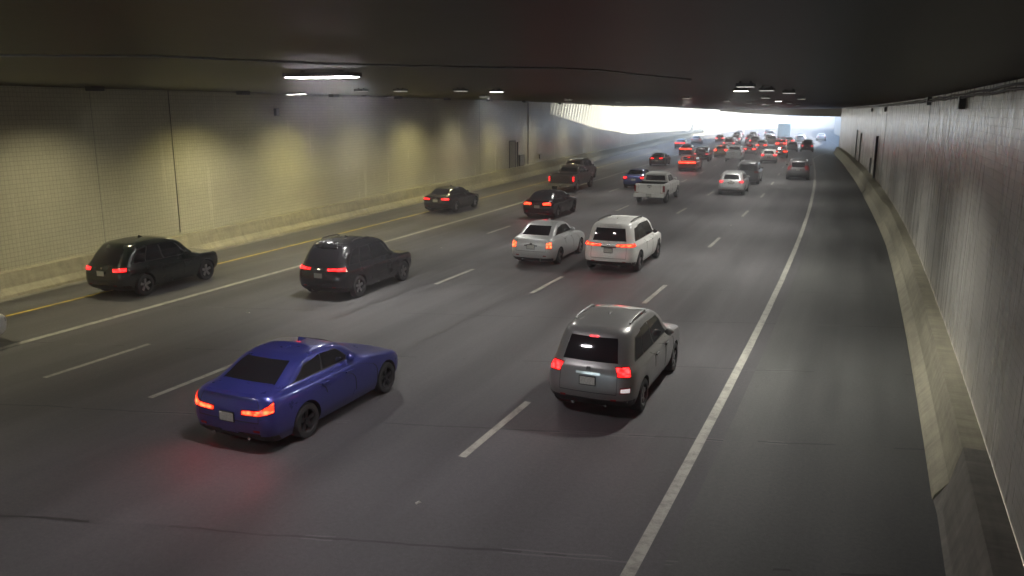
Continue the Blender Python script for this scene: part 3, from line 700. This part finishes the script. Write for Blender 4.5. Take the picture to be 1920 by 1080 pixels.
        if detail>=1:
            part('headlight',M['head'],lambda mb:slab(mb,sh.S,sg*3.35,sg*4.25,(.60 if kind!='truck' else .86),(.70 if kind!='truck' else 1.02),5,2,.008))
    # lower cladding, bumper
    bc=M['black'] if 'clad' in opts or kind!='sedan' else M['under']
    if kind=='truck':
        part('rear_bumper',M['chrome'] if 'chrome' in opts else paint_m,lambda mb:[mb.box((0,-.06,.55),(Wd-.08,.2,.20)),mb.box((0,-.08,.66),(Wd-.3,.16,.03),0)],False)
        part('tailgate_handle',M['black'],lambda mb:slab(mb,sh.S,-.16,.16,1.14,1.20,3,1,.012))
        if detail>=1: part('tow_hitch',M['black'],lambda mb:mb.box((0,-.17,.46),(.08,.2,.08)),False)
    else:
        z1=.34 if kind=='sedan' else .44
        part('rear_bumper',bc,lambda mb:[slab(mb,sh.S,-1.95,1.95,.215 if kind=='sedan' else .27,z1,12,2,.010)])
    if 'rails' in opts:
        for sg in (-1,1):
            mb=MB(); zt_=sh.top; x0=sh.Wd(zt_-.05)*.93*sg
            y0=sh.R(zt_-.04)+.25; y1=sh.F(zt_-.04)-.35
            mb.tube([(x0,y0,zt_-.02),(x0,y0+.12,zt_+.02),(x0,(y0+y1)/2,zt_+.035),(x0,y1-.12,zt_+.02),(x0,y1,zt_-.02)],.022,8); mb.build('roof_rail',M['black' if 'darkrails' in opts else 'steel'],root,True)
    if 'spoiler' in opts:
        mb=MB(); slab(mb,sh.S,-.9,.9,1.535*k,1.60*k,8,1,.05,0,deep=.02); mb.build('roof_spoiler',paint_m,root,True,40)
    if 'lip' in opts:
        mb=MB(); slab(mb,sh.S,-.95,.95,.985*k,1.018*k,8,1,.03,0,deep=.02); mb.build('trunk_spoiler',paint_m,root,True,40)
    if detail>=2:
        part('fin_antenna',paint_m,lambda mb:mb.add([(-.02,sh.R(sh.top)+.25,sh.top),(.02,sh.R(sh.top)+.25,sh.top),(0,sh.R(sh.top)+.28,sh.top+.09),(-.025,sh.R(sh.top)+.5,sh.top),(.025,sh.R(sh.top)+.5,sh.top)],[(0,1,2),(0,2,3),(1,4,2),(2,4,3),(0,3,4,1)]),False)
        if 'badge' not in opts:
            zq={'sedan':.86,'suv':belt-.12,'truck':1.03}[kind]; part('badge',M['chrome'],lambda mb:slab(mb,sh.S,-.07,.07,zq,zq+.06,3,2,.012))
        if kind!='sedan' or 'handlebar' in opts:
            zq={'sedan':.80,'suv':belt-.20,'truck':.9}[kind]
            if kind!='truck': part('tailgate_trim',M['chrome' if 'chrometrim' in opts else 'black'],lambda mb:slab(mb,sh.S,-.42,.42,zq,zq+.045,5,1,.014))
        for sg in (-1,1):
            part('bumper_reflector',M['reflector'],lambda mb:slab(mb,sh.S,sg*.80,sg*.99,(.42 if kind!='truck' else .70),(.46 if kind!='truck' else .73),2,1,.008))
        if kind!='truck':
            for sg in (-1,1):
                q=sh.S(sg*.62,.30); part('exhaust',M['chrome'],lambda mb:mb.tube([(q.x,q.y-.03,.27),(q.x,q.y+.25,.27)],.035,10),True)
    # plate
    zp={'sedan':.70,'suv':.72,'truck':.56}[kind]
    for o_ in opts:
        if isinstance(o_,tuple) and o_[0]=='plate': zp=o_[1]
    q=sh.S(0,zp); yq=q.y-.02 if kind!='truck' else -.175
    if detail>=1:
        fr=part('license_plate',[M['plate'],M['black']],lambda mb:[mb.box((0,yq,zp),(.305,.012,.152)),mb.box((0,yq+.008,zp),(.34,.014,.19),1)],False)
    # lights: (u0,u1,zlo,zhi,material,name)
    for lt in lights:
        nm=lt[5] if len(lt)>5 else 'tail_light'
        for sg in (-1,1):
            if len(lt)>6 and lt[6]!=sg: continue
            mb=MB()
            segs=lt[0] if isinstance(lt[0],list) else [lt[:4]]
            mt=lt[1] if isinstance(lt[0],list) else lt[4]
            for (u0,u1,a,c) in segs:
                slab(mb,sh.S,sg*u0,sg*u1,a,c,5,2,.014)
                t2=lambda v,d:(v[0]+d,v[1]+d) if isinstance(v,tuple) else v+d
                if mt!='under': slab(mb,sh.S,sg*(u0-.03),sg*(u1+.05),t2(a,-.022),t2(c,.022),5,2,.007,1)
            nm2=(lt[2] if len(lt)>2 else 'tail_light') if isinstance(lt[0],list) else nm
            mb.build(nm2,[M[mt],M['reflector']],root,True,50)
    for o_ in opts:
        if isinstance(o_,tuple) and o_[0]=='bar':
            _,u,z0,z1,mt=o_; part('light_bar',M[mt],lambda mb:slab(mb,sh.S,-u,u,z0,z1,16,2,.014))
        if isinstance(o_,tuple) and o_[0]=='top':
            _,z,mt=o_; part('high_brake_light',M[mt],lambda mb:slab(mb,sh.S,-.22,.22,z,z+.03,4,1,.02 if 'spoiler' not in opts else .065))
    for yy in (ya,yb):
        for sg in (-1,1): wheel(root,sg*(hw-.135),yy,wheelr,.23,rim,sg)
    return root
PT=dict(minigrey=paint('warm_grey_paint',(.21,.21,.205),.45,.3), blue=paint('blue_paint',(.034,.042,.23),.35,.26), silver=paint('silver_paint',(.30,.30,.30),.4,.32), grey=paint('grey_paint',(.12,.12,.125),.5,.36),
 white=paint('white_paint',(.66,.66,.63),.0,.34), silverw=paint('pale_silver_paint',(.48,.49,.49),.35,.34), black=paint('black_paint',(.014,.014,.016),.3,.2),
 dgreen=paint('dark_green_paint',(.014,.02,.018),.35,.2), brown=paint('bronze_paint',(.06,.05,.045),.4,.36), navy=paint('navy_paint',(.05,.07,.2),.4,.32),
 red=paint('red_paint',(.35,.05,.03),.2,.3), tan=paint('tan_paint',(.35,.28,.14),.3,.35), teal=paint('pale_blue_paint',(.55,.70,.75),.0,.5), dgrey=paint('charcoal_paint',(.045,.045,.05),.4,.34))
G='cars driving away through the tunnel'
# near and middle vehicles
vehicle('sedan','blue_car','bright blue sedan with glowing L-shaped red lights, nearest car','car',10.38,-10.22,PT['blue'],4.55,1.9,1.50,fast=.15,detail=2,rim='rim_dark',opts=('lip','badge',('plate',.66)),wheelr=.335,wb=(1.07,.17),
 lights=[([(.48,.99,(.735,.745),(.795,.815)),(.99,1.75,(.745,.80),(.815,.95))],'brake_hi'),(.30,.99,.30,.38,'under','diffuser_vent')])
vehicle('suv','silver_suv','silver grey SUV with roof rails and round-edged red lights, next to the shoulder line','suv',14.45,-4.86,PT['minigrey'],4.62,1.88,1.80,detail=2,opts=('rails','chrometrim',('plate',.80),('top',1.58,'tail')),belt=1.08,rake=.1,wheelr=.34,
 lights=[(1.0,1.55,(.93,.93),(1.08,1.09),'brake','tail_light'),(1.15,1.55,(.62,.62),(.69,.70),'white_l','reverse_light',1)])
vehicle('suv','white_suv','white SUV with thin wide red lights and black roof rails','suv',28.9,-8.72,PT['white'],4.95,2.08,1.88,detail=2,opts=('rails','darkrails','spoiler',('plate',.86),'blackmirror'),belt=1.12,wheelr=.38,wb=(.95,.185),
 lights=[(.46,1.85,(1.02,1.02),(1.07,1.11),'brake_hi')])
vehicle('sedan','silver_sedan','pale silver sedan with upright corner lights, left of the white SUV','car',29.0,-11.86,PT['silverw'],4.57,1.8,1.57,detail=2,opts=('handlebar',('plate',.78)),wheelr=.32,
 lights=[(1.0,1.6,(.74,.74),(.93,.97),'amber')])
vehicle('suv','black_suv','black crossover with slim red lights in front of the white line','suv',20.9,-15.98,PT['black'],4.6,1.96,1.80,detail=2,opts=('rails','darkrails','spoiler',('plate',.80)),belt=1.04,rake=.2,wheelr=.355,
 lights=[(.55,1.75,(.965,.965),(1.02,1.05),'brake')])
vehicle('suv','dark_crossover','dark green-black crossover in the left lane against the barrier','suv',18.25,-22.55,PT['dgreen'],4.5,1.94,1.76,detail=2,opts=('clad',('plate',.82)),belt=1.03,rake=.24,wheelr=.355,
 lights=[(.80,1.7,(.90,.90),(.98,1.0),'brake')])
vehicle('sedan','black_sedan','small-looking black sedan alone in the left lane mid-tunnel','car',42.6,-23.0,PT['black'],4.65,1.84,1.45,detail=2,opts=(('plate',.76),),
 lights=[(.6,1.6,(.82,.82),(.88,.90),'brake')])
vehicle('sedan','dark_red_car','dark car with two bright oval red lights ahead of the pale silver sedan','car',42.5,-16.6,PT['black'],4.9,1.92,1.44,detail=2,opts=(('plate',.70),'lip'),fast=.2,
 lights=[(.52,1.3,(.80,.80),(.91,.92),'brake_hi')])
vehicle('truck','bronze_pickup','bronze pickup truck with vertical red lights in the left lane','pickup',57.9,-20.15,PT['brown'],5.8,2.0,1.88,detail=2,opts=('chrome',),wheelr=.40,wb=(1.15,.16),
 lights=[(.985,1.9,.82,1.14,'brake')])
vehicle('truck','white_pickup','white pickup truck with pale bumper beside the blue car','pickup',52.6,-12.45,PT['white'],5.8,2.05,1.88,detail=2,opts=(),wheelr=.40,wb=(1.15,.16),
 lights=[(.985,1.9,.80,1.15,'reflector')])
vehicle('sedan','small_blue_car','slate blue car mostly hidden behind the white pickup','car',62.6,-15.75,PT['navy'],4.5,1.8,1.46,detail=1,
 lights=[(.85,1.6,(.80,.80),(.90,.92),'brake')])
vehicle('suv','dark_suv','dark SUV just ahead of the bronze pickup','suv',68.3,-22.3,PT['dgrey'],4.9,1.98,1.82,detail=1,opts=('rails','darkrails'),belt=1.1,
 lights=[(.95,1.7,(.98,.98),(1.12,1.12),'brake')])
vehicle('sedan','grey_coupe','dark coupe with paired round lights between yellow and white lines','car',90.4,-19.0,PT['brown'],4.5,1.88,1.36,detail=1,fast=.3,opts=(('plate',.6),),
 lights=[(.78,.98,.80,.90,'brake'),(.48,.70,.80,.90,'brake')])
vehicle('sedan','red_bar_car','reddish car with one glowing red bar across its tail','car',83.6,-14.75,PT['red'],4.95,1.95,1.46,detail=1,opts=(('bar',1.5,.80,.93,'brake_hi'),('top',1.30,'brake')))
vehicle('suv','silver_compact_suv','silver compact SUV with small round lights, centre of the road','suv',59.9,-8.1,PT['silverw'],4.5,1.86,1.68,detail=2,opts=(('plate',.92),),belt=1.08,
 lights=[(.96,1.7,(.92,.92),(1.06,1.06),'tail')])
vehicle('suv','charcoal_suv','charcoal SUV half behind the silver compact SUV','suv',69.6,-7.85,PT['grey'],4.9,1.95,1.84,detail=1,opts=('rails',),belt=1.1,
 lights=[(.95,1.7,(.98,.98),(1.1,1.1),'reflector')])
vehicle('suv','grey_minivan','dark grey minivan beside the shoulder line, lights off','van',75.8,-4.05,PT['grey'],4.95,1.97,1.76,detail=1,opts=(('plate',.9),),belt=1.05,
 lights=[(.98,1.8,(.90,.90),(1.25,1.2),'reflector')])
# far traffic: kind, name, label, s, n, paint, lights
B1=[(.9,1.7,(.92,.92),(1.02,1.04),'brake')]; B2=[(.55,1.6,(.80,.80),(.90,.92),'brake_hi')]; B3=[(.8,1.6,(.80,.80),(.90,.92),'tail')]; O1=[(.9,1.7,(.92,.92),(1.04,1.06),'reflector')]
FAR=[
 ('truck','silver_pickup','silver pickup with pale tailgate right of the yellowish car','pickup',101,-11.7,'silverw',5.7,2.0,1.88,[(.985,1.9,.82,1.14,'reflector')],()),
 ('suv','pale_suv','small white hatch with red corner lights in the lane beside the minivan','suv',99.3,-7.6,'white',4.3,1.85,1.62,[(.95,1.7,(.9,.9),(1.05,1.05),'brake')],()),
 ('suv','yellowish_suv','yellowish car braking with a tall red centre light','car',110.3,-14.0,'tan',4.4,1.85,1.6,[(.92,1.7,(.9,.9),(1.08,1.08),'brake_hi')],(('top',1.48,'brake_hi'),)),
 ('suv','dark_far_suv','dark crossover right of the two red-bar cars','suv',100.2,-15.6+.2,'black',4.7,1.9,1.7,[(.9,1.6,(.9,.9),(.98,.98),'tail')],()),
 ('sedan','far_red_bar_car','farther car with a red bar, right behind the reddish car','car',114,-19.0,'dgrey',4.8,1.9,1.5,[],(('bar',1.5,.86,.99,'brake_hi'),)),
 ('sedan','pink_bar_car','farthest red-bar car in the left lane, pinkish light','car',136.5,-22.6,'dgrey',4.8,1.9,1.5,[],(('bar',1.4,.84,.97,'brake_hi'),)),
 ('sedan','glinting_car','small car full of glints ahead of the pink-lit one','car',158,-22.2,'silver',4.7,1.9,1.5,B3,()),
 ('suv','boxy_dark_suv','boxy dark SUV ahead of the yellowish car','suv',137,-14.9,'dgrey',5.0,2.0,1.9,B1,()),
 ('sedan','low_dark_car','low dark car with red lights left of the small white hatch','car',118.5,-10.8,'dgrey',4.8,1.9,1.5,B2,(('top',1.30,'brake'),)),
 ('sedan','half_hidden_red_car','braking car half hidden by the small white hatch','car',112,-6.6,'dgrey',4.7,1.86,1.48,B2,(('top',1.30,'brake_hi'),)),
 ('suv','black_boxy_jeep','boxy dark off-roader with pale bumper beside the tunnel mouth','suv',130.5,-3.1,'dgrey',4.4,1.9,1.85,[(.9,1.5,(.85,.85),(1.0,1.0),'tail')],('rails',)),
 ('suv','grey_hatch','grey hatchback left of the boxy off-roader','car',130.2,-4.9-.35,'silver',4.3,1.75,1.55,O1,()),
 ('sedan','braking_red_car','car drowned in red brake glow near the tunnel mouth','car',141.5,-6.9,'red',4.7,1.9,1.5,[(.5,1.7,(.78,.78),(.95,.97),'brake_hi')],(('top',1.32,'brake_hi'),)),
 ('suv','purple_grey_suv','purplish dark SUV past the silver pickup','suv',150,-11.4,'dgrey',4.8,1.95,1.8,B1,()),
 ('truck','grey_green_pickup','grey-green pickup beyond the small white hatch','pickup',148,-9.0+.4,'silver',5.7,2.0,1.9,[(.985,1.9,.82,1.14,'reflector')],()),
 ('suv','dark_red_lit_suv','dark car with pink-red lights between pickups','suv',133,-9.7,'dgrey',4.6,1.88,1.6,B2,()),
 ('sedan','far_left_sedan','far pale sedan with weak lights left of the purplish SUV','car',150,-15.3,'silver',4.7,1.86,1.46,B3,()),
 ('suv','outside_suv','bluish SUV outside the mouth, leftmost there','suv',182,-16.0,'dgrey',4.8,1.95,1.8,O1,()),
 ('suv','outside_van','greyish van outside the mouth','van',178,-12.6,'grey',5.2,2.0,2.0,O1,()),
 ('suv','outside_crossover','pale crossover outside the mouth, in the middle','suv',172,-9.3,'silver',4.7,1.9,1.7,O1,()),
 ('suv','outside_tall_suv','tall dark SUV outside the mouth left of the box truck','suv',192,-9.4,'dgrey',5.1,2.0,1.95,O1,()),
 ('sedan','outside_sedan','faint sedan in daylight left of the box truck','car',200,-12.8,'navy',4.7,1.86,1.46,B3,()),
 ('suv','sunlit_car','pale washed-out car in daylight right of the box truck','car',170,-3.4,'silverw',4.7,1.9,1.6,O1,()),
 ('sedan','lilac_car','lilac-looking car far outside near the right wall','car',186,1.0,'silverw',4.7,1.86,1.5,B3,()),
 ('suv','far_lane_suv','dark SUV deep in the traffic, in line ahead of the low dark car','suv',165,-12.9+.2,'dgrey',4.8,1.95,1.75,B1,()),
 ('sedan','deep_sedan','small braking sedan in the pack ahead of the braking red-lit car','car',158,-5.6,'dgrey',4.7,1.86,1.47,B2,()),
 ('sedan','left_lane_sedan','dark sedan in the left lanes ahead of the far pale sedan','car',168,-18.6,'dgrey',4.7,1.86,1.47,B2,()),
 ('suv','mid_pack_suv','pale SUV in the pack with thin red corners','suv',160,-15.2,'silver',4.7,1.9,1.7,B1,()),
 ('suv','hazy_suv','hazy SUV in daylight, second from the retaining wall side','suv',205,-16.6,'grey',4.8,1.95,1.8,B1,()),
 ('sedan','hazy_sedan','hazy sedan in daylight behind the box truck lane','car',188,-3.2,'dgrey',4.7,1.86,1.47,B2,()),
 ('suv','hazy_crossover','hazy crossover at the head of the visible queue','suv',222,-10.5,'grey',4.8,1.95,1.8,B1,()),
]
for kd,nm,lb,ct,s_,n_,pn,L_,W_,H_,lt,op in FAR:
    vehicle(kd,nm,lb,ct,s_,n_,PT[pn],L_,W_,H_,group=G,detail=0 if s_>140 else 1,lights=lt,opts=op)
# white car leaving the frame at the left edge
vehicle('sedan','white_car','white car just entering at the left edge, mostly out of frame','car',8.82,-21.25,PT['white'],4.7,1.85,1.45,detail=2,lights=B3)
# the light the brightest brake lamps throw
def brake_glow(root,sh_w,z,pw,y=-.12):
    for sg in (-1,1):
        l=bpy.data.lights.new('brake_glow','SPOT'); l.energy=pw*1.6; l.color=(1,.02,.08); l.shadow_soft_size=.05; l.spot_size=R(150); l.spot_blend=.8
        o=bpy.data.objects.new('brake_glow',l); sc.collection.objects.link(o); o.parent=root; o.location=(sg*sh_w,y,z); o.rotation_euler=(R(-38),0,0)
for o in list(bpy.data.objects):
    if o.parent is None:
        if o.name=='blue_car': brake_glow(o,.66,.80,1.0)
        if o.name=='dark_red_car': brake_glow(o,.6,.86,.8)
        if o.name=='white_suv': brake_glow(o,.66,1.10,.7)
        if o.name=='silver_suv': brake_glow(o,.82,1.02,.15,-.05)
        if o.name=='red_bar_car': brake_glow(o,.4,.86,1.2)
        if o.name=='braking_red_car': brake_glow(o,.6,.86,2)
# box truck outside
def box_truck(s,n):
    e=empty('box_truck',W(s,n,.01),-lin(s+4,TH)); tag(e,'tall pale blue box truck in the daylight beyond the mouth','truck')
    mb=MB(); mb.box((0,3.,2.35),(2.45,6.,2.7)); b=mb.build('cargo_box',PT['teal'],e); bv=b.modifiers.new('b','BEVEL'); bv.width=.06; bv.segments=2
    mb=MB(); mb.box((-.58,-.012,2.3),(1.1,.03,2.5)); mb.build('rear_door',PT['teal'],e)
    mb=MB(); mb.box((.58,-.012,2.3),(1.1,.03,2.5)); mb.build('rear_door',PT['teal'],e)
    mb=MB(); mb.box((0,4.,.75),(.9,8.,.25)); mb.build('chassis',M['under'],e)
    sh=Shell(2.3,[(.6,.05),(1.5,.0),(2.3,.05),(2.4,.3)],[(.6,2.25),(1.2,2.3),(1.4,2.2),(2.3,1.7),(2.4,1.3)],[(.6,1.05),(1.4,1.1),(2.2,1.0),(2.4,.8)],rr=.1,rf=.2)
    V,Fc=sh.body(); c=link('cab',pmesh([Vector((v.x,v.y+6.15,v.z)) for v in V],Fc,True,ang=30),e,[PT['white']])
    mb=MB(); mb.box((0,-.06,.62),(2.3,.12,.18)); mb.build('rear_bumper',M['dark_steel'],e)
    for sg in (-1,1):
        mb=MB(); mb.box((sg*.95,-.13,.64),(.22,.03,.12)); mb.build('tail_light',M['tail'],e)
        for yy in (1.7,7.2): wheel(e,sg*1.05,yy,.48,.28,'rim',sg)
box_truck(176,-6.6)

# ------------------------------------------------------------------ air
mb=MB(); mb.box((0,300,4.1),(1420,1620,17.4)); hz_m=bpy.data.materials.new('haze_air'); hz_m.use_nodes=True
nt=hz_m.node_tree; nt.nodes.remove(nt.nodes['Principled BSDF']); pv=nt.nodes.new('ShaderNodeVolumePrincipled')
pv.inputs['Color'].default_value=(.90,.94,1,1); pv.inputs['Density'].default_value=.005; pv.inputs['Anisotropy'].default_value=.75
nt.links.new(pv.outputs[0], nt.nodes['Material Output'].inputs['Volume'])
hz=mb.build('haze',hz_m); tag(hz,kind='stuff',label='thin dusty haze filling the tunnel air',cat='haze')
